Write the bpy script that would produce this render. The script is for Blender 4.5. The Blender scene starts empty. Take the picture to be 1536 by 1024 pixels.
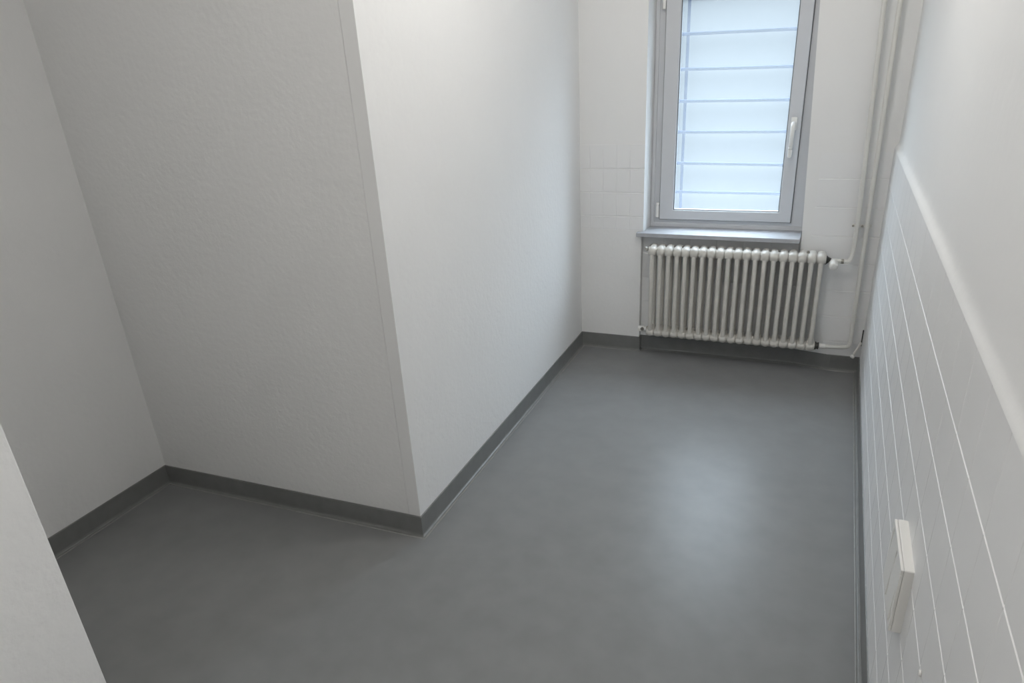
import bpy, bmesh, math, random
from mathutils import Vector, Matrix
random.seed(4)
S = bpy.context.scene
C = S.collection
PI = math.pi

# ------------------------------------------------------------------ camera, world, lights, exposure
cam = bpy.data.cameras.new('camera'); co = bpy.data.objects.new('camera', cam); C.objects.link(co)
co.location = (-0.32639, -4.06419, 1.70971)
co.rotation_euler = (1.1428914, 0.0551378, 0.4022515)
cam.sensor_width = 36; cam.lens = 1038.08 * 36 / 1536
cam.shift_x = (768 - 764.94) / 1536; cam.shift_y = (567.94 - 512) / 1536
cam.clip_start = 0.02
S.camera = co
S.view_settings.view_transform = 'Standard'; S.view_settings.look = 'None'
S.view_settings.gamma = 1; S.view_settings.use_curve_mapping = False
S.view_settings.exposure = 0.30

w = bpy.data.worlds.new('daylight'); S.world = w; w.use_nodes = True
wn = w.node_tree; bg = wn.nodes['Background']
tcw = wn.nodes.new('ShaderNodeTexCoord'); sx = wn.nodes.new('ShaderNodeSeparateXYZ')
wn.links.new(tcw.outputs['Generated'], sx.inputs[0])
# overcast sky: pale and even near the horizon, much brighter overhead
mr = wn.nodes.new('ShaderNodeMapRange'); mr.inputs['From Min'].default_value = 0.06; mr.inputs['From Max'].default_value = 0.75
mr.inputs['To Min'].default_value = 0.41; mr.inputs['To Max'].default_value = 17.5
wn.links.new(sx.outputs['Z'], mr.inputs['Value']); wn.links.new(mr.outputs[0], bg.inputs['Strength'])
mc = wn.nodes.new('ShaderNodeMapRange'); mc.inputs['From Min'].default_value = 0.06; mc.inputs['From Max'].default_value = 0.4
wn.links.new(sx.outputs['Z'], mc.inputs['Value'])
mxc = wn.nodes.new('ShaderNodeMixRGB'); mxc.inputs[1].default_value = (0.78, 0.86, 0.93, 1); mxc.inputs[2].default_value = (0.86, 0.93, 1.0, 1)
wn.links.new(mc.outputs[0], mxc.inputs[0]); wn.links.new(mxc.outputs[0], bg.inputs['Color'])

def light(name, kind, loc, energy, color, **k):
    l = bpy.data.lights.new(name, kind); o = bpy.data.objects.new(name, l); C.objects.link(o)
    o.location = loc; l.energy = energy; l.color = color
    for a, v in k.items(): setattr(l, a, v)
    return o
# the ceiling lamp of the room (just above the picture) and two added fill lights
light('ceiling_lamp_light', 'POINT', (-0.76, -1.70, 2.64), 16.0, (1.0, 0.965, 0.92), shadow_soft_size=0.12)
light('entry_fill_light', 'POINT', (-1.1, -3.5, 2.66), 11.5, (1.0, 0.965, 0.92), shadow_soft_size=0.14)  # added fill to brighten the near walls, no known lamp here
light('rear_fill_light', 'POINT', (-0.5, -4.6, 2.1), 4.5, (1.0, 0.98, 0.95), shadow_soft_size=0.14)  # added fill from behind the camera, stands for no known lamp
po = light('window_portal', 'AREA', (-0.81, 0.42, 1.45), 1, (1, 1, 1), shape='RECTANGLE', size=1.0, size_y=1.5)
po.rotation_euler = (-PI/2, 0, 0); po.data.cycles.is_portal = True

# ------------------------------------------------------------------ materials
def mat(name, col, rough=0.5, bump=0, bscale=60, detail=4, var=0.0, vscale=3, spec=0.5, bdist=0.002, metal=0, coat=0):
    m = bpy.data.materials.new(name); m.use_nodes = True
    nt = m.node_tree; b = nt.nodes['Principled BSDF']
    b.inputs['Base Color'].default_value = (*col, 1); b.inputs['Roughness'].default_value = rough
    b.inputs['Specular IOR Level'].default_value = spec; b.inputs['Metallic'].default_value = metal
    b.inputs['Coat Weight'].default_value = coat
    tc = nt.nodes.new('ShaderNodeTexCoord')
    if bump:
        n = nt.nodes.new('ShaderNodeTexNoise'); n.inputs['Scale'].default_value = bscale; n.inputs['Detail'].default_value = detail
        nt.links.new(tc.outputs['Object'], n.inputs['Vector'])
        bp = nt.nodes.new('ShaderNodeBump'); bp.inputs['Strength'].default_value = bump; bp.inputs['Distance'].default_value = bdist
        nt.links.new(n.outputs['Fac'], bp.inputs['Height']); nt.links.new(bp.outputs['Normal'], b.inputs['Normal'])
    n2 = nt.nodes.new('ShaderNodeTexNoise'); n2.inputs['Scale'].default_value = vscale; n2.inputs['Detail'].default_value = 5
    nt.links.new(tc.outputs['Object'], n2.inputs['Vector'])
    r = nt.nodes.new('ShaderNodeValToRGB')
    r.color_ramp.elements[0].position = 0.3; r.color_ramp.elements[1].position = 0.7
    r.color_ramp.elements[0].color = (*[c*(1-var) for c in col], 1); r.color_ramp.elements[1].color = (*[min(1, c*(1+var)) for c in col], 1)
    nt.links.new(n2.outputs['Fac'], r.inputs['Fac']); nt.links.new(r.outputs['Color'], b.inputs['Base Color'])
    return m

WALLC = (0.84, 0.842, 0.838)
M = {}
M['plaster'] = mat('painted_plaster', WALLC, 0.75, 0.55, 45, 6, 0.012, 2, 0.3, 0.004)
M['smooth'] = mat('painted_smooth', WALLC, 0.6, 0.35, 30, 5, 0.008, 2, 0.35, 0.002)
M['tile'] = mat('painted_tile', (0.84, 0.843, 0.845), 0.42, 0.25, 14, 4, 0.01, 4, 0.45, 0.003)
M['ceiling'] = mat('ceiling_paint', (0.85, 0.85, 0.84), 0.8, 0.2, 40, 3, 0.01)
M['vinyl'] = mat('grey_vinyl', (0.235, 0.238, 0.241), 0.33, 0.12, 260, 3, 0.05, 9, 0.2, 0.001)
M['skirt'] = mat('skirting_vinyl', (0.2, 0.203, 0.2), 0.4, 0.1, 200, 3, 0.06, 20, 0.4, 0.001)  # the floor's vinyl, with the shade of upright faces put into its colour
M['weld'] = mat('weld_vinyl', (0.25, 0.25, 0.24), 0.35, 0.1, 90, 3, 0.1, 30)
M['radiator'] = mat('radiator_enamel', (0.64, 0.62, 0.575), 0.33, 0.25, 70, 3, 0.03, 30, 0.5, 0.001)
M['pipe'] = mat('painted_pipe', (0.70, 0.69, 0.655), 0.35, 0.15, 60, 3, 0.02, 20)
M['upvc'] = mat('white_upvc', (0.62, 0.635, 0.66), 0.32, 0, var=0.006)
M['plastic'] = mat('white_plastic', (0.82, 0.81, 0.78), 0.3, 0, var=0.01)
M['dark'] = mat('dark_rubber', (0.05, 0.05, 0.045), 0.6, 0, var=0.1)
M['gasket'] = mat('grey_gasket', (0.16, 0.16, 0.16), 0.6, 0, var=0.05)
M['metal'] = mat('worn_metal', (0.35, 0.33, 0.29), 0.35, 0.2, 60, 3, 0.15, 40, metal=0.8)
M['sill'] = mat('painted_stone', (0.42, 0.43, 0.455), 0.5, 0.1, 40, 4, 0.07, 22, 0.3)  # blue cast of the window light is put into this grey
M['bar'] = mat('dark_blue_bar', (0.09, 0.12, 0.20), 0.9, 0, var=0.03, spec=0.05)
m = bpy.data.materials.new('frosted_glass'); m.use_nodes = True; nt = m.node_tree
for n in list(nt.nodes):
    if n.type != 'OUTPUT_MATERIAL': nt.nodes.remove(n)
out = [n for n in nt.nodes if n.type == 'OUTPUT_MATERIAL'][0]
tr = nt.nodes.new('ShaderNodeBsdfTransparent'); tr.inputs[0].default_value = (0.9, 0.95, 0.98, 1)
tl = nt.nodes.new('ShaderNodeBsdfTranslucent'); tl.inputs[0].default_value = (0.86, 0.93, 0.97, 1)
gl = nt.nodes.new('ShaderNodeBsdfGlossy'); gl.inputs['Roughness'].default_value = 0.25
mx = nt.nodes.new('ShaderNodeMixShader'); mx.inputs[0].default_value = 0.08
nt.links.new(tr.outputs[0], mx.inputs[1]); nt.links.new(tl.outputs[0], mx.inputs[2])
mx2 = nt.nodes.new('ShaderNodeMixShader'); mx2.inputs[0].default_value = 0.03
nt.links.new(mx.outputs[0], mx2.inputs[1]); nt.links.new(gl.outputs[0], mx2.inputs[2]); nt.links.new(mx2.outputs[0], out.inputs[0])
M['frost'] = m

# ------------------------------------------------------------------ helpers
def obj(name, bm, m, parent=None, smooth=False, loc=None, bevel=0, seg=2, angle=35):
    bmesh.ops.recalc_face_normals(bm, faces=bm.faces[:])
    me = bpy.data.meshes.new(name); bm.to_mesh(me); bm.free()
    me.materials.append(m)
    if smooth:
        for p in me.polygons: p.use_smooth = True
    o = bpy.data.objects.new(name, me); C.objects.link(o)
    if parent: o.parent = parent
    if loc: o.location = loc
    if bevel:
        b = o.modifiers.new('bevel', 'BEVEL'); b.width = bevel; b.segments = seg; b.limit_method = 'ANGLE'; b.angle_limit = math.radians(angle)
    return o
def struct(name, bm, m, parent=None, **k):
    o = obj(name, bm, m, parent, **k)
    if not parent: o['kind'] = 'structure'
    return o
def thing(name, label, cat, loc=(0, 0, 0), group=None):
    o = bpy.data.objects.new(name, None); C.objects.link(o); o.location = loc; o.empty_display_size = 0.05
    o['label'] = label; o['category'] = cat
    if group: o['group'] = group
    return o
def tag(o, label, cat, group=None):
    o['label'] = label; o['category'] = cat
    if group: o['group'] = group
    return o
def bx(bm, x0, x1, y0, y1, z0, z1):
    return prism(bm, [(x0, y0), (x1, y0), (x1, y1), (x0, y1)], z0, z1)
def prism(bm, pts, z0, z1, pts_top=None):
    a = [bm.verts.new((x, y, z0)) for x, y in pts]; b = [bm.verts.new((x, y, z1)) for x, y in (pts_top or pts)]
    bm.faces.new(a[::-1]); bm.faces.new(b)
    n = len(a)
    for i in range(n): bm.faces.new((a[i], a[(i+1) % n], b[(i+1) % n], b[i]))
    return a + b
def tube(bm, pts, r, seg=14, cap=True, radii=None):
    pts = [Vector(p) for p in pts]; rings = []
    t0 = (pts[1]-pts[0]).normalized(); n = t0.orthogonal().normalized()
    for i, p in enumerate(pts):
        t = (pts[min(i+1, len(pts)-1)] - pts[max(i-1, 0)]).normalized()
        n = (n - t*n.dot(t)).normalized(); b = t.cross(n)
        rr = radii[i] if radii else r
        rings.append([bm.verts.new(p + (n*math.cos(2*PI*k/seg) + b*math.sin(2*PI*k/seg))*rr) for k in range(seg)])
    for a, b in zip(rings, rings[1:]):
        for k in range(seg): bm.faces.new((a[k], a[(k+1) % seg], b[(k+1) % seg], b[k]))
    if cap: bm.faces.new(rings[0][::-1]); bm.faces.new(rings[-1])
def smooth_path(pts, rad=0.03, n=7):
    """round the inner corners of a polyline"""
    pts = [Vector(p) for p in pts]; o = [pts[0]]
    for a, b, c in zip(pts, pts[1:], pts[2:]):
        d1 = min(rad, (a-b).length*0.48); d2 = min(rad, (c-b).length*0.48)
        p = b + (a-b).normalized()*d1; q = b + (c-b).normalized()*d2
        for i in range(n+1):
            t = i/n; o.append(p*(1-t)**2 + b*2*t*(1-t) + q*t*t)
    o.append(pts[-1]); return o
def lathe(bm, prof, origin, axis='x', seg=28):
    """prof: (distance along axis, radius)"""
    o = Vector(origin); ax = {'x': Vector((1, 0, 0)), 'y': Vector((0, 1, 0)), 'z': Vector((0, 0, 1))}[axis] if isinstance(axis, str) else Vector(axis).normalized()
    n = ax.orthogonal().normalized(); b = ax.cross(n); rings = []
    for d, r in prof:
        rings.append([bm.verts.new(o + ax*d + (n*math.cos(2*PI*k/seg) + b*math.sin(2*PI*k/seg))*max(r, 1e-5)) for k in range(seg)])
    for a, c in zip(rings, rings[1:]):
        for k in range(seg): bm.faces.new((a[k], a[(k+1) % seg], c[(k+1) % seg], c[k]))
    bm.faces.new(rings[0][::-1]); bm.faces.new(rings[-1])

def grooved(bm, u0, u1, z0, z1, gu, gz, place, depth=0.0016, half=0.0022, extra_z=(), gdepth_u=None, jitter=0.0):
    """a tiled surface: a grid of quads with V grooves at gu and gz; place(u, z, d) -> point, d = inward depth"""
    du = depth if gdepth_u is None else gdepth_u
    def stations(a, b, gs, h, dd, ex=()):
        s = {a: 0.0, b: 0.0}
        for e in ex: s[e] = 0.0
        for g in gs:
            if a + h < g < b - h:
                s[g-h] = 0.0; s[g-h*0.45] = dd; s[g+h*0.45] = dd; s[g+h] = 0.0
        return sorted(s.items())
    U = stations(u0, u1, gu, half, du); Z = stations(z0, z1, gz, half, depth, extra_z)
    grid = [[bm.verts.new(place(u, z, max(a, b))) for z, b in Z] for u, a in U]
    for i in range(len(U)-1):
        for j in range(len(Z)-1):
            bm.faces.new((grid[i][j], grid[i+1][j], grid[i+1][j+1], grid[i][j+1]))
    return grid

# ------------------------------------------------------------------ dimensions
HB = 0.091                       # skirting height
W0, W1 = 1.637, 1.629            # left wall, at the window and at the outer corner
D, D2 = 2.138, 2.174             # alcove wall, at the outer corner and at the alcove corner
XA = 2.985
YJ = -3.40                       # near end of the alcove
ZC = 2.80                        # ceiling
SK = 0.0153                      # slant of the right wall
def xr(y): return SK*y           # right wall x at y (y negative)

# ------------------------------------------------------------------ floor and ceiling
bm = bmesh.new(); bx(bm, -3.3, 0.35, -5.4, 0.35, -0.06, 0); struct('floor', bm, M['vinyl'])
bm = bmesh.new(); bx(bm, -3.3, 0.35, -5.4, 0.35, ZC, ZC+0.08); struct('ceiling', bm, M['ceiling'])

# ------------------------------------------------------------------ window wall (y = 0)
NX0, NX1 = -1.260, -0.380        # niche below the window
NXB, NXC = -0.150, -0.340                     # the niche's right edge leans out towards the floor
ND = 0.036                       # niche depth
TH = 0.34
bm = bmesh.new()
# left pier with its reveal
prism(bm, [(-1.80, 0), (-1.252, 0), (-1.244, 0.17), (-1.244, TH), (-1.80, TH)], 0.735, 2.10)
bx(bm, -1.80, NX0, 0, TH, 0, 0.735)
# right pier, its edge leaning a little
prism(bm, [(-0.378, 0), (0.25, 0), (0.25, TH), (-0.378, TH)], 0.735, 2.10, [(-0.430, 0), (0.25, 0), (0.25, TH), (-0.430, TH)])
prism(bm, [(NXB, 0), (0.25, 0), (0.25, TH), (NXC, TH), (NXC, ND)], 0, 0.735, [(NX1, 0), (0.25, 0), (0.25, TH), (NX1-0.01, TH), (NX1-0.01, ND)])
# wall behind the radiator and above the window
bx(bm, NX0, NXB, ND, TH, 0, 0.735)
bx(bm, -1.80, 0.25, 0, TH, 2.10, ZC)
wall_back = struct('wall_window', bm, M['smooth'])
# rough plaster skin low on the left pier
bm = bmesh.new(); bx(bm, -1.70, -1.2605, -0.0062, 0.0, 0.0, 0.765)
obj('plaster_patch', bm, M['plaster'], wall_back, bevel=0.002)
# tiles left of the window: proud of the plaster above
bm = bmesh.new()
g = grooved(bm, -1.66, -1.250, 0.770, 1.252, [-1.577, -1.497, -1.416, -1.335], [0.845, 0.983, 1.119],
            lambda u, z, d: (u, -0.0075 + d, z), depth=0.0035, half=0.004, gdepth_u=0.0012)
ex = [bm.verts.new((v.co.x, 0.0, v.co.z)) for v in g[-1]]
for a, b, c, d in zip(g[-1], g[-1][1:], ex[1:], ex): bm.faces.new((a, b, c, d))
tp = [r[-1] for r in g]; ex = [bm.verts.new((v.co.x, 0.0, v.co.z)) for v in tp]
for a, b, c, d in zip(tp, tp[1:], ex[1:], ex): bm.faces.new((a, b, c, d))
lo = [r[0] for r in g]; ex = [bm.verts.new((v.co.x, 0.0, v.co.z - 0.02)) for v in lo]
for a, b, c, d in zip(lo, lo[1:], ex[1:], ex): bm.faces.new((a, b, c, d))
obj('tiles', bm, M['tile'], wall_back)['label'] = 'white painted tiles left of the window'
# tiles right of the window and down beside the radiator
bm = bmesh.new()
grooved(bm, -0.374, 0.06, 0.0, 0.735, [], [0.171, 0.321, 0.471, 0.622], lambda u, z, d: (u if u > 0 else u + (NXB-NX1)*(1-z/0.735), -0.002 + d, z), depth=0.0035, half=0.004)
grooved(bm, -0.330, 0.06, 0.735, 1.20, [], [0.770, 0.922, 1.070], lambda u, z, d: (u, -0.002 + d, z), depth=0.0022, half=0.0035)
obj('tiles', bm, M['tile'], wall_back)
bm = bmesh.new()
grooved(bm, NX0+0.002, NX1+0.06, 0.0, 0.735, [-1.13, -0.98, -0.83, -0.68, -0.53], [0.171, 0.321, 0.471, 0.622], lambda u, z, d: (u, ND - 0.003 + d, z), depth=0.0025, half=0.003)
obj('tiles', bm, M['tile'], wall_back)['label'] = 'white painted tiles in the shallow niche behind the radiator'

# ------------------------------------------------------------------ right wall (x = 0, slanting)
bm = bmesh.new()
rows = [1.050 - 0.14*k for k in range(8)]
cols = [-0.05 - 0.158*k for k in range(31)]
def prw(u, z, d): return (xr(u) + d, u, z)
g = grooved(bm, -5.0, 0.02, 0.0, 1.218, cols, rows, prw, depth=0.0022, half=0.0026, gdepth_u=0.0007)
tiles_grid = g
rwall_tiles = bm
# plaster above the tiles, set back, running out softly on to the top of the tiles
bm2 = bmesh.new()
US = [0.02 - 0.02*i for i in range(252)]
prof = [(0.0000, 0.0), (0.006, 0.10), (0.013, 0.36), (0.021, 0.68), (0.032, 0.90), (0.050, 0.99), (0.08, 1.0)]
import mathutils.noise as mn
grid = []
SET = 0.017
for u in US:
    row = []
    n1 = mn.noise(Vector((u*6.0, 3.1, 0)))*0.35 + mn.noise(Vector((u*23.0, 1.1, 0)))*0.22
    f = 1.0 - 0.45*max(0.0, min(1.0, (-u-1.3)/1.2))      # the ledge gets thinner towards the entrance
    for k, (dz, fr) in enumerate(prof):
        zz = 1.218 + dz*(1.0 + n1*(0 if k == 0 else 1))
        row.append(bm2.verts.new((xr(u) + SET*f*fr + (0.0015*n1 if k in (2, 3, 4) else 0), u, zz)))
    row.append(bm2.verts.new((xr(u) + SET*f, u, ZC)))
    grid.append(row)
for a, b in zip(grid, grid[1:]):
    for k in range(len(a)-1): bm2.faces.new((a[k], b[k], b[k+1], a[k+1]))
wr = struct('wall_right', bm2, M['smooth'], smooth=True)
obj('tiles', rwall_tiles, M['tile'], wr)['label'] = 'white painted tiles covering the lower right wall'
bm = bmesh.new(); prism(bm, [(xr(-5.1)+0.03, -5.1), (xr(0)+0.03, 0.34), (0.3, 0.34), (0.3, -5.1)], 0, ZC)
obj('masonry', bm, M['smooth'], wr)

# ------------------------------------------------------------------ left walls
bm = bmesh.new()
prism(bm, [(-W0, 0.34), (-W0, 0), (-W1, -D), (-W1-0.09, -D), (-1.8, 0.34)], 0, ZC)
struct('wall_left', bm, M['plaster'])
bm = bmesh.new()
prism(bm, [(-W1-0.0545, -D-0.001), (-W1-0.0545, -D+0.15), (-XA-0.2, -D2+0.15), (-XA-0.2, -D2), (-XA, -D2)], 0, ZC)
struct('wall_alcove_back', bm, M['plaster'])
bm = bmesh.new()
prism(bm, [(-W1, -D), (-W1, -D-0.0035), (-W1-0.050, -D-0.0045), (-W1-0.056, -D-0.0010), (-W1-0.056, -D+0.05), (-W1, -D+0.05)], 0, ZC)
t = struct('trim_1', bm, M['smooth'], bevel=0.0008)
t['label'] = 'smooth plaster strip running up the outer corner'
bm = bmesh.new(); prism(bm, [(-XA, -D2+0.1), (-XA, YJ-0.1), (-XA-0.12, YJ-0.1), (-XA-0.12, -D2+0.1)], 0, ZC)
struct('wall_alcove_left', bm, M['plaster'])
bm = bmesh.new(); bx(bm, -XA-0.1, -1.673, -5.0, YJ, 0, ZC)
struct('wall_entry', bm, M['plaster'], bevel=0.004)
bm = bmesh.new(); bx(bm, -1.7, 0.3, -5.15, -5.0, 0, ZC)
struct('wall_front', bm, M['plaster'])

# ------------------------------------------------------------------ skirting (welded vinyl) and its seams
def skirt(name, pts, inner=1):
    """pts along the wall foot, room on the left-hand side when inner = 1"""
    bm = bmesh.new(); T = 0.0045
    P = [Vector((x, y)) for x, y in pts]
    def offs(t):
        o = []
        for i, p in enumerate(P):
            ds = []
            if i > 0: ds.append((P[i]-P[i-1]).normalized())
            if i < len(P)-1: ds.append((P[i+1]-P[i]).normalized())
            n = Vector((0, 0))
            for d in ds: n += Vector((-d.y, d.x))*inner
            n.normalize()
            if len(ds) == 2:
                n = n / max(0.3, n.dot(Vector((-ds[0].y, ds[0].x))*inner))
            o.append(p + n*t)
        return o
    prof = [(0.0, HB), (T*0.8, HB-0.001), (T, HB-0.003), (T, 0.012), (T+0.002, 0.005), (T+0.007, 0.0015), (T+0.012, 0.0006), (T+0.012, -0.001)]
    rows_ = [[bm.verts.new((q.x, q.y, z)) for q in offs(t)] for t, z in prof]
    for a, b in zip(rows_, rows_[1:]):
        for k in range(len(P)-1): bm.faces.new((a[k], a[k+1], b[k+1], b[k]))
    o = struct(name, bm, M['skirt'])
    bm = bmesh.new()
    prof = [(T+0.0115, 0.0), (T+0.0125, 0.0018), (T+0.0150, 0.0024), (T+0.0175, 0.0018), (T+0.0185, 0.0)]
    rows_ = [[bm.verts.new((q.x, q.y, z)) for q in offs(t)] for t, z in prof]
    for a, b in zip(rows_, rows_[1:]):
        for k in range(len(P)-1): bm.faces.new((a[k], a[k+1], b[k+1], b[k]))
    obj('weld_seam', bm, M['weld'], o, smooth=True)['label'] = 'thin lighter weld line where skirting meets the floor'
    return o
skirt('baseboard_window', [(-W0, -0.0065), (NX0, -0.0065), (NX0, ND-0.003), (NXC, ND-0.003), (NXB, -0.002), (0.0, -0.002)], -1)
skirt('baseboard_left', [(-W0, 0.0), (-W1, -D-0.004), (-XA, -D2)], 1)
skirt('baseboard_alcove_left', [(-XA, -D2), (-XA, YJ)], 1)
skirt('baseboard_right', [(xr(-5.0), -5.0), (0.0, 0.0)], 1)
skirt('baseboard_entry', [(-XA, YJ), (-1.673, YJ), (-1.673, -5.0)], 1)

# ------------------------------------------------------------------ window
win = bpy.data.objects.new('window_1', None); C.objects.link(win); win['kind'] = 'structure'
win.location = (-0.82, 0.15, 0.76)
def wp(name, bm, m, parent=win, **k):
    for v in bm.verts: v.co -= Vector(win.location)
    return obj(name, bm, m, parent, **k)
def ring(bm, o, i, y0, y1):
    """rectangular ring with mitred corners: o, i = (x0, x1, z0, z1)"""
    def r(q, y): return [bm.verts.new((x, y, z)) for x, z in ((q[0], q[2]), (q[1], q[2]), (q[1], q[3]), (q[0], q[3]))]
    A, B, Cc, Dd = r(o, y0), r(i, y0), r(o, y1), r(i, y1)
    for k in range(4):
        n = (k+1) % 4
        bm.faces.new((A[k], A[n], B[n], B[k])); bm.faces.new((Cc[k], Dd[k], Dd[n], Cc[n]))
        bm.faces.new((A[k], Cc[k], Cc[n], A[n])); bm.faces.new((B[k], B[n], Dd[n], Dd[k]))
bm = bmesh.new(); ring(bm, (-1.246, -0.372, 0.757, 2.10), (-1.165, -0.475, 0.83, 2.02), 0.152, 0.215); 
wp('frame', bm, M['upvc'], bevel=0.003)
bm = bmesh.new(); ring(bm, (-1.2400, -0.374, 0.757, 2.095), (-1.222, -0.388, 0.782, 2.08), 0.146, 0.153)
wp('frame_bead', bm, M['upvc'], bevel=0.002)
SO = (-1.186, -0.449, 0.806, 2.045); SI = (-1.106, -0.5145, 0.861, 1.968)
bm = bmesh.new(); ring(bm, SO, SI, 0.130, 0.190); sash = wp('sash', bm, M['upvc'], bevel=0.004, seg=3)
bm = bmesh.new(); ring(bm, (SI[0]-0.002, SI[1]+0.002, SI[2]-0.002, SI[3]+0.002), (SI[0]+0.0045, SI[1]-0.0045, SI[2]+0.0045, SI[3]-0.0045), 0.1375, 0.150)
wp('pane_gasket', bm, M['gasket'], sash)
bm = bmesh.new(); ring(bm, (SO[0]-0.004, SO[1]+0.004, SO[2]-0.004, SO[3]+0.004), (SO[0]+0.02, SO[1]-0.02, SO[2]+0.02, SO[3]-0.02), 0.1455, 0.153)
wp('sash_gasket', bm, M['gasket'], sash)
bm = bmesh.new(); bx(bm, SI[0]-0.01, SI[1]+0.01, 0.157, 0.161, SI[2]-0.01, SI[3]+0.01)
wp('pane', bm, M['frost'], sash)['label'] = 'frosted glass glowing pale blue with daylight'
# handle: rosette, neck and lever pointing down
hb = bmesh.new(); bx(hb, -0.500, -0.470, 0.118, 0.131, 1.300, 1.366)
hd = wp('handle', hb, M['plastic'], sash, bevel=0.004, seg=3)
hb = bmesh.new()
tube(hb, smooth_path([(-0.486, 0.120, 1.335), (-0.486, 0.083, 1.333), (-0.488, 0.078, 1.205)], 0.02), 0.010, 12,
     radii=None)
tube(hb, [(-0.488, 0.078, 1.22), (-0.4885, 0.080, 1.19), (-0.489, 0.083, 1.17), (-0.489, 0.084, 1.163)], 0.01, 12, radii=[0.0099, 0.0100, 0.0095, 0.005])
for v in hb.verts: v.co.x = -0.487 + (v.co.x+0.487)*1.15
wp('lever', hb, M['plastic'], hd, smooth=True)
for z0, z1 in ((0.818, 0.905), (1.925, 2.01)):
    hb = bmesh.new()
    lathe(hb, [(0, 0.006), (0.002, 0.0095), (z1-z0-0.018, 0.0095), (z1-z0-0.016, 0.0075), (z1-z0-0.013, 0.0095), (z1-z0-0.002, 0.009), (z1-z0, 0.005)], (-1.197, 0.128, z0), 'z', 18)
    bx(hb, -1.205, -1.190, 0.128, 0.148, z0+0.01, z1-0.01)
    wp('hinge', hb, M['plastic'])
# sill slab: stone, over the radiator
bm = bmesh.new()
prism(bm, [(-1.283, -0.050), (-0.385, -0.064), (-0.382, 0.0), (-0.382, 0.16), (-1.246, 0.16), (-1.246, 0.0), (-1.283, 0.0)], 0.736, 0.760)
wp('window_sill', bm, M['sill'], bevel=0.003)['label'] = 'painted stone sill jutting out over the radiator'

# bars outside, seen through the frosted glass
gr = thing('window_grille', 'outdoor grille of thin horizontal bars, seen blurred through the frosted window pane', 'grille', (-0.82, 0.24, 0.8))
for z, zl in ((0.946, 0.950), (1.103, 1.118), (1.281, 1.291), (1.444, 1.459), (1.608, 1.626), (1.787, 1.804)):
    bm = bmesh.new(); tube(bm, [(-1.23-gr.location.x, 0, zl-0.8), (-0.40-gr.location.x, 0, z-0.8)], 0.0088, 10)
    obj('bar', bm, M['bar'], gr, smooth=True)
for x in (-1.085, -0.42):
    bm = bmesh.new(); bx(bm, x-0.008-gr.location.x, x+0.008-gr.location.x, 0.0095, 0.016, -0.03, 1.29)
    obj('post', bm, M['bar'], gr)
bm = bmesh.new(); bx(bm, -1.235-gr.location.x, -0.39-gr.location.x, -0.012, 0.03, -0.052, -0.03)
obj('bottom_rail', bm, M['bar'], gr)

# ------------------------------------------------------------------ radiator
RX0, RX1 = -1.168, -0.266
NS = 20
PITCH = (RX1-RX0)/(NS-1)
YF, YB = -0.125, -0.030
ZT, ZB = 0.708, 0.142
rad = thing('radiator', 'off-white enamelled column radiator with twenty sections, under the window sill', 'radiator', (-0.72, -0.075, 0.142))
RL = Vector(rad.location)
def section_bm():
    bm = bmesh.new()
    yc = (YF+YB)/2 - RL.y
    zt, zb = ZT-0.036-RL.z, ZB+0.030-RL.z
    yf, yb = YF-RL.y, YB-RL.y
    # columns, swelling and turning into the headers
    for y, s in ((yf, 1), (yb, -1)):
        zs = [zb-0.020, zb, zb+0.025, zb+0.06, zt-0.07, zt-0.035, zt-0.005, zt+0.015, zt+0.024]
        ys = [y+s*0.020, y+s*0.007, y+s*0.001, y, y, y+s*0.001, y+s*0.006, y+s*0.018, y+s*0.030]
        rs = [0.009, 0.0135, 0.0135, 0.0122, 0.0122, 0.0128, 0.0140, 0.0145, 0.009]
        tube(bm, [(0, b, a) for a, b in zip(zs, ys)], 0.013, 14, radii=rs)
    # header loaves: lens-shaped in x, rounded at both ends
    for zc, h in ((zt-0.002, 0.033), (zb, 0.029)):
        nu, nv = 16, 8
        L = (yb-yf)/2 + 0.012
        verts = []
        for i in range(nu):
            a = 2*PI*i/nu; ca, sa = math.cos(a), math.sin(a)
            py = yc + L*math.copysign(abs(ca)**0.6, ca); pz = zc + h*math.copysign(abs(sa)**0.75, sa)
            verts.append((py, pz))
        rings = []
        for x, k in ((-0.0205, 0.60), (-0.0190, 0.76), (-0.0120, 0.92), (0, 1.0), (0.0120, 0.92), (0.0190, 0.76), (0.0205, 0.60)):
            rings.append([bm.verts.new((x, yc+(py-yc)*(0.75+0.25*k), zc+(pz-zc)*k)) for py, pz in verts])
        for a, b in zip(rings, rings[1:]):
            for i in range(nu): bm.faces.new((a[i], a[(i+1) % nu], b[(i+1) % nu], b[i]))
        bm.faces.new(rings[0][::-1]); bm.faces.new(rings[-1])
        # hubs joining the neighbours, with a seam ring
        w = PITCH/2
        lathe(bm, [(-w+0.0006, 0.0235), (-w+0.0012, 0.0255), (-w+0.0042, 0.0255), (-w+0.0050, 0.0225), (-0.012, 0.0230), (0.012, 0.0230), (w-0.0050, 0.0225), (w-0.0042, 0.0255), (w-0.0012, 0.0255), (w-0.0006, 0.0235)], (0, yc-0.022, zc), 'x', 24)
    return bm
sec = obj('section', section_bm(), M['radiator'], rad, smooth=True)
for i in range(NS):
    o = sec if i == 0 else sec.copy()
    if i: C.objects.link(o); o.parent = rad
    o.location = (RX0 + PITCH*i - RL.x, 0, 0)
def rp(name, bm, m, parent=rad, **k):
    for v in bm.verts: v.co -= RL
    return obj(name, bm, m, parent, **k)
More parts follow.
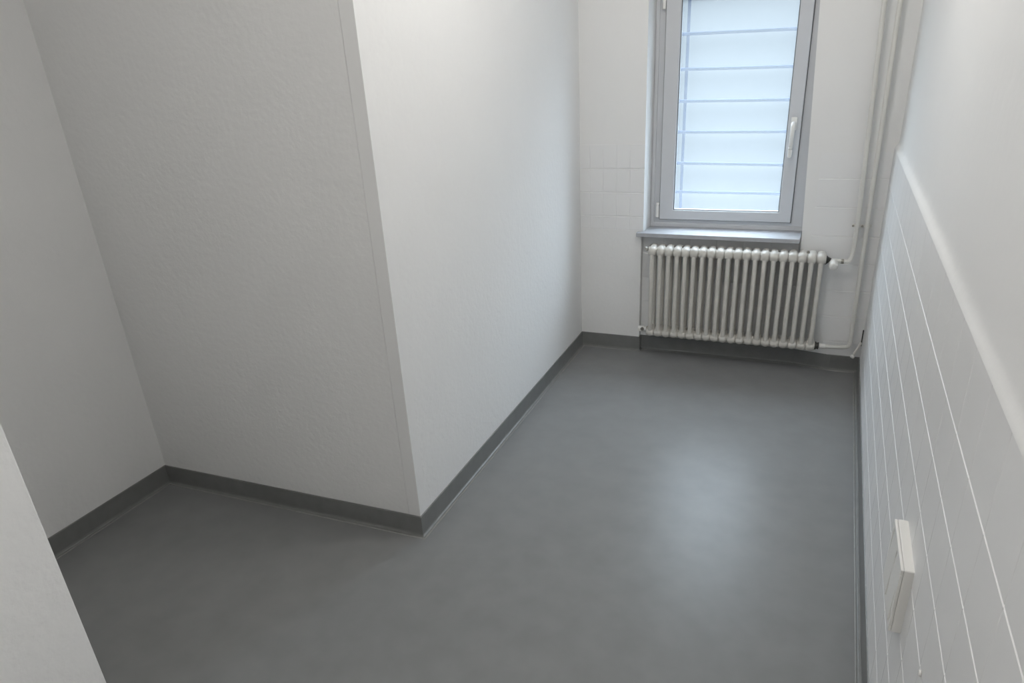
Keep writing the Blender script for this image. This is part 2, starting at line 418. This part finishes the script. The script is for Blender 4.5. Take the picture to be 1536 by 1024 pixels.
# lower left blanking plug with cap, lower right and upper right reducers
YH = (YF+YB)/2 - 0.010
ztop, zbot = ZT-0.038, ZB+0.030
bm = bmesh.new(); lathe(bm, [(-0.046, 0.019), (-0.043, 0.0205), (-0.036, 0.0205), (-0.035, 0.0165), (-0.028, 0.0165)], (RX0+0.018, YH, zbot+0.004), 'x')
rp('reducer', bm, M['metal'], smooth=False)
bm = bmesh.new(); lathe(bm, [(-0.097, 0.010), (-0.096, 0.0155), (-0.088, 0.0175), (-0.060, 0.0175), (-0.059, 0.0135), (-0.056, 0.0135), (-0.055, 0.0180), (-0.047, 0.0180), (-0.046, 0.010)], (RX0+0.018, YH, zbot+0.006), 'x')
c = rp('end_cap', bm, M['plastic']); c['label'] = 'white plastic end cap'
bm = bmesh.new(); lathe(bm, [(-0.003, 0.010), (0.0, 0.011), (0.006, 0.011), (0.007, 0.004)], (RX0-0.052, YH-0.0155, zbot+0.010), 'y', 14)
rp('cap_screw', bm, M['metal'], c)
bm = bmesh.new(); lathe(bm, [(0.000, 0.020), (0.002, 0.0225), (0.010, 0.0225), (0.012, 0.0175), (0.017, 0.0175), (0.018, 0.0200), (0.023, 0.0200), (0.025, 0.012)], (RX1+0.020, YH, zbot-0.002), 'x')
rp('reducer', bm, M['dark'])['label'] = 'dark unpainted reducer ring'
bm = bmesh.new()
lathe(bm, [(0.000, 0.021), (0.003, 0.0245), (0.006, 0.0245), (0.013, 0.018), (0.020, 0.013), (0.024, 0.0125), (0.030, 0.0095)], (RX1+0.018, YH, ztop-0.008), 'x')
rp('reducer', bm, M['dark'])['label'] = 'dark unpainted reducer ring'
# valve: body, union nut, white knob turned towards the room
bm = bmesh.new()
VX, VZ = -0.205, ztop-0.012
lathe(bm, [(-0.048, 0.009), (-0.038, 0.009), (-0.036, 0.012), (-0.020, 0.012), (-0.012, 0.0135), (0.012, 0.0135), (0.020, 0.0115), (0.034, 0.0115), (0.036, 0.009), (0.040, 0.009)], (VX, YH, VZ), 'x', 20)
lathe(bm, [(0, 0.013), (-0.020, 0.013), (-0.024, 0.0145), (-0.030, 0.0145)], (VX, YH, VZ), (0.0, 0.94, 0.34), 20)
vb = rp('valve', bm, M['pipe'], smooth=False)
bm = bmesh.new()
ax = (0.0, -0.94, -0.34)
lathe(bm, [(0.022, 0.013), (0.024, 0.0215), (0.034, 0.0235), (0.056, 0.0235), (0.062, 0.0215), (0.066, 0.016), (0.067, 0.006)], (VX, YH, VZ+0.004), ax, 32)
kn = rp('knob', bm, M['plastic'], vb, smooth=True); kn['label'] = 'round white valve knob'
bm = bmesh.new(); bx(bm, VX-0.009, VX+0.009, YH-0.067, YH-0.058, VZ-0.010, VZ-0.004)
rp('grip', bm, M['plastic'], kn, bevel=0.002)
bm = bmesh.new(); lathe(bm, [(0.036, 0.0125), (0.038, 0.0145), (0.047, 0.0145), (0.049, 0.011)], (VX, YH, VZ), 'x', 6)
rp('union_nut', bm, M['metal'], vb)['label'] = 'bare metal union nut'
# wall hooks over the top header
for x in (RX0-0.036, RX1-0.10):
    bm = bmesh.new()
    tube(bm, smooth_path([(x, ND, 0.672), (x, YF+0.02, 0.672 if x < -1 else 0.6), (x, YF+0.006, 0.695 if x < -1 else 0.61)], 0.012), 0.0065, 10)
    rp('bracket', bm, M['radiator'], smooth=True)
bm = bmesh.new(); lathe(bm, [(0, 0.008), (0.008, 0.008), (0.009, 0.006), (0.012, 0.006)], (RX1-0.07, YH-0.005, ZT-0.012), 'z', 12)
rp('vent_screw', bm, M['metal'])

# ------------------------------------------------------------------ heating pipes
PR = 0.0115
AX = 0.03
bm = bmesh.new()
tube(bm, smooth_path([(-0.174, -0.060, ZC), (-0.146, -0.060, 1.877), (-0.116, -0.060, 0.854), (-0.118, -0.062, 0.70), (-0.128, -0.078, VZ), (VX+0.046, YH, VZ)], 0.045), PR, 16)
tag(obj('heating_pipe', bm, M['pipe'], smooth=True), 'left white heating pipe, bending into the radiator valve with the round knob', 'pipe')
bm = bmesh.new()
tube(bm, smooth_path([(-0.107, -0.060, ZC), (-0.081, -0.060, 1.872), (-0.071, -0.060, 0.854), (-0.064, -0.066, 0.24), (-0.064, -0.070, zbot+0.004), (-0.10, -0.078, zbot-0.002), (-0.170, YH, zbot-0.002), (RX1+0.047, YH, zbot-0.002)], 0.030), PR, 16)
p2 = tag(obj('heating_pipe', bm, M['pipe'], smooth=True), 'white heating pipe nearer the corner, bending into the lower end of the radiator', 'pipe')
bm = bmesh.new(); lathe(bm, [(0, 0.0125), (0.001, 0.0145), (0.030, 0.0145), (0.031, 0.0125)], (RX1+0.0465, YH, zbot-0.002), 'x', 20)
obj('sleeve', bm, M['plastic'], p2)
# double clip
cl = thing('pipe_clip', 'white double clip holding the two heating pipes to the wall at sill height', 'clip', (-0.094, 0, 0.842))
for x in (-0.116, -0.071):
    bm = bmesh.new()
    n = 20
    for k in range(n):
        a0, a1 = 2*PI*k/n, 2*PI*(k+1)/n
        vs = []
        for (a, r, z) in ((a0, .0118, -.006), (a1, .0118, -.006), (a1, .0118, .006), (a0, .0118, .006)):
            vs.append(bm.verts.new((x+0.094+math.cos(a)*(r+.0045), -0.060+math.sin(a)*(r+.0045), z)))
        bm.faces.new(vs)
    # flanges with screws at both sides
    bx(bm, x+0.094-0.024, x+0.094-0.0135, -0.064, -0.056, -0.006, 0.006)
    bx(bm, x+0.094+0.0135, x+0.094+0.020, -0.064, -0.056, -0.006, 0.006)
    bx(bm, x+0.094-0.004, x+0.094+0.004, -0.047, -0.001, -0.004, 0.004)
    obj('collar', bm, M['pipe'], cl)
bm = bmesh.new(); bx(bm, -0.046, 0.044, -0.056, -0.050, -0.007, 0.007)
obj('strap', bm, M['pipe'], cl, bevel=0.0015)
for x in (-0.137, -0.0935):
    bm = bmesh.new(); lathe(bm, [(-0.006, 0.003), (-0.005, 0.0055), (0.004, 0.0055), (0.006, 0.0035)], (x+0.094, -0.066, 0.001), 'y', 12)
    obj('screw', bm, M['metal'], cl)

# small stub at the foot of the corner
bm = bmesh.new()
tube(bm, [(-0.005, -0.020, 0.186), (-0.024, -0.036, 0.146), (-0.040, -0.050, 0.112)], 0.0065, 12)
st = tag(obj('pipe_stub', bm, M['pipe'], smooth=True), 'short slanting white pipe end low in the corner below the heating pipes', 'pipe')
bm = bmesh.new(); lathe(bm, [(-0.006, 0.007), (-0.004, 0.0115), (0.004, 0.0125), (0.010, 0.0095), (0.012, 0.004)], (-0.040, -0.050, 0.112), (-0.45, -0.3, -0.84), 18)
obj('end_cap', bm, M['plastic'], st, smooth=True)
bm = bmesh.new(); prism(bm, [(-0.0065, -0.006), (-0.0010, -0.010), (-0.0005, -0.004), (-0.004, -0.0021)], 0.160, 0.255)
o = struct('crack_shade', bm, M['dark']); o['label'] = 'narrow black crack where tiles end in the corner'  # solid sliver; the shade inside the gap is put into its black colour

# ------------------------------------------------------------------ electrical box on the right wall
BY0, BY1, BZ0, BZ1 = -2.665, -2.468, 0.497, 0.671
BXW = xr(-2.58); T = 0.027
box = thing('switch_box', 'white surface-mounted switch box on the tiled right wall', 'switch', (BXW, -2.58, 0.585))
BL = Vector(box.location)
def bp_(name, bm, m, parent=box, **k):
    for v in bm.verts: v.co -= BL
    return obj(name, bm, m, parent, **k)
bm = bmesh.new(); bx(bm, BXW-0.0205, BXW+0.002, BY0, BY1, BZ0, BZ1); bp_('housing', bm, M['plastic'], bevel=0.003, seg=3)
bm = bmesh.new(); bx(bm, BXW-0.0215, BXW-0.0195, BY0+0.003, BY1-0.003, BZ0+0.003, BZ1-0.003); bp_('joint', bm, M['gasket'])
bm = bmesh.new()
ym = (BY0+BY1)/2
X0, X1 = BXW-T, BXW-0.0210
# cover frame with two openings
for (a, b, c, d) in ((BY0+0.001, BY1-0.001, BZ0+0.001, BZ0+0.016), (BY0+0.001, BY1-0.001, BZ1-0.016, BZ1-0.001), (BY0+0.001, BY0+0.016, BZ0+0.016, BZ1-0.016), (BY1-0.016, BY1-0.001, BZ0+0.016, BZ1-0.016), (ym-0.005, ym+0.005, BZ0+0.016, BZ1-0.016)):
    bx(bm, X0, X1, a, b, c, d)
cv = bp_('cover', bm, M['plastic'], bevel=0.0012)
for a, b in ((BY0+0.0175, ym-0.0065), (ym+0.0065, BY1-0.0175)):
    bm = bmesh.new()
    z0, z1 = BZ0+0.0175, BZ1-0.0175
    vs = [(X1+0.001, a, z0), (X1+0.001, b, z0), (X1+0.001, b, z1), (X1+0.001, a, z1), (X0-0.003, a, z0), (X0-0.003, b, z0), (X0+0.002, b, z1), (X0+0.002, a, z1)]
    V = [bm.verts.new(v) for v in vs]
    for f in ((0, 1, 2, 3), (4, 5, 6, 7), (0, 1, 5, 4), (1, 2, 6, 5), (2, 3, 7, 6), (3, 0, 4, 7)): bm.faces.new([V[i] for i in f])
    bp_('rocker', bm, M['plastic'], bevel=0.001)
# little plug in the tiles
bm = bmesh.new(); x_ = xr(-2.918)
lathe(bm, [(-0.001, 0.0065), (-0.004, 0.0062), (-0.0055, 0.0045), (-0.004, 0.003)], (x_, -2.918, 0.636), 'x', 14)
tag(obj('wall_plug', bm, M['plastic'], smooth=True), 'tiny white screw plug in the wall tiles below and right of the switch box', 'plug')
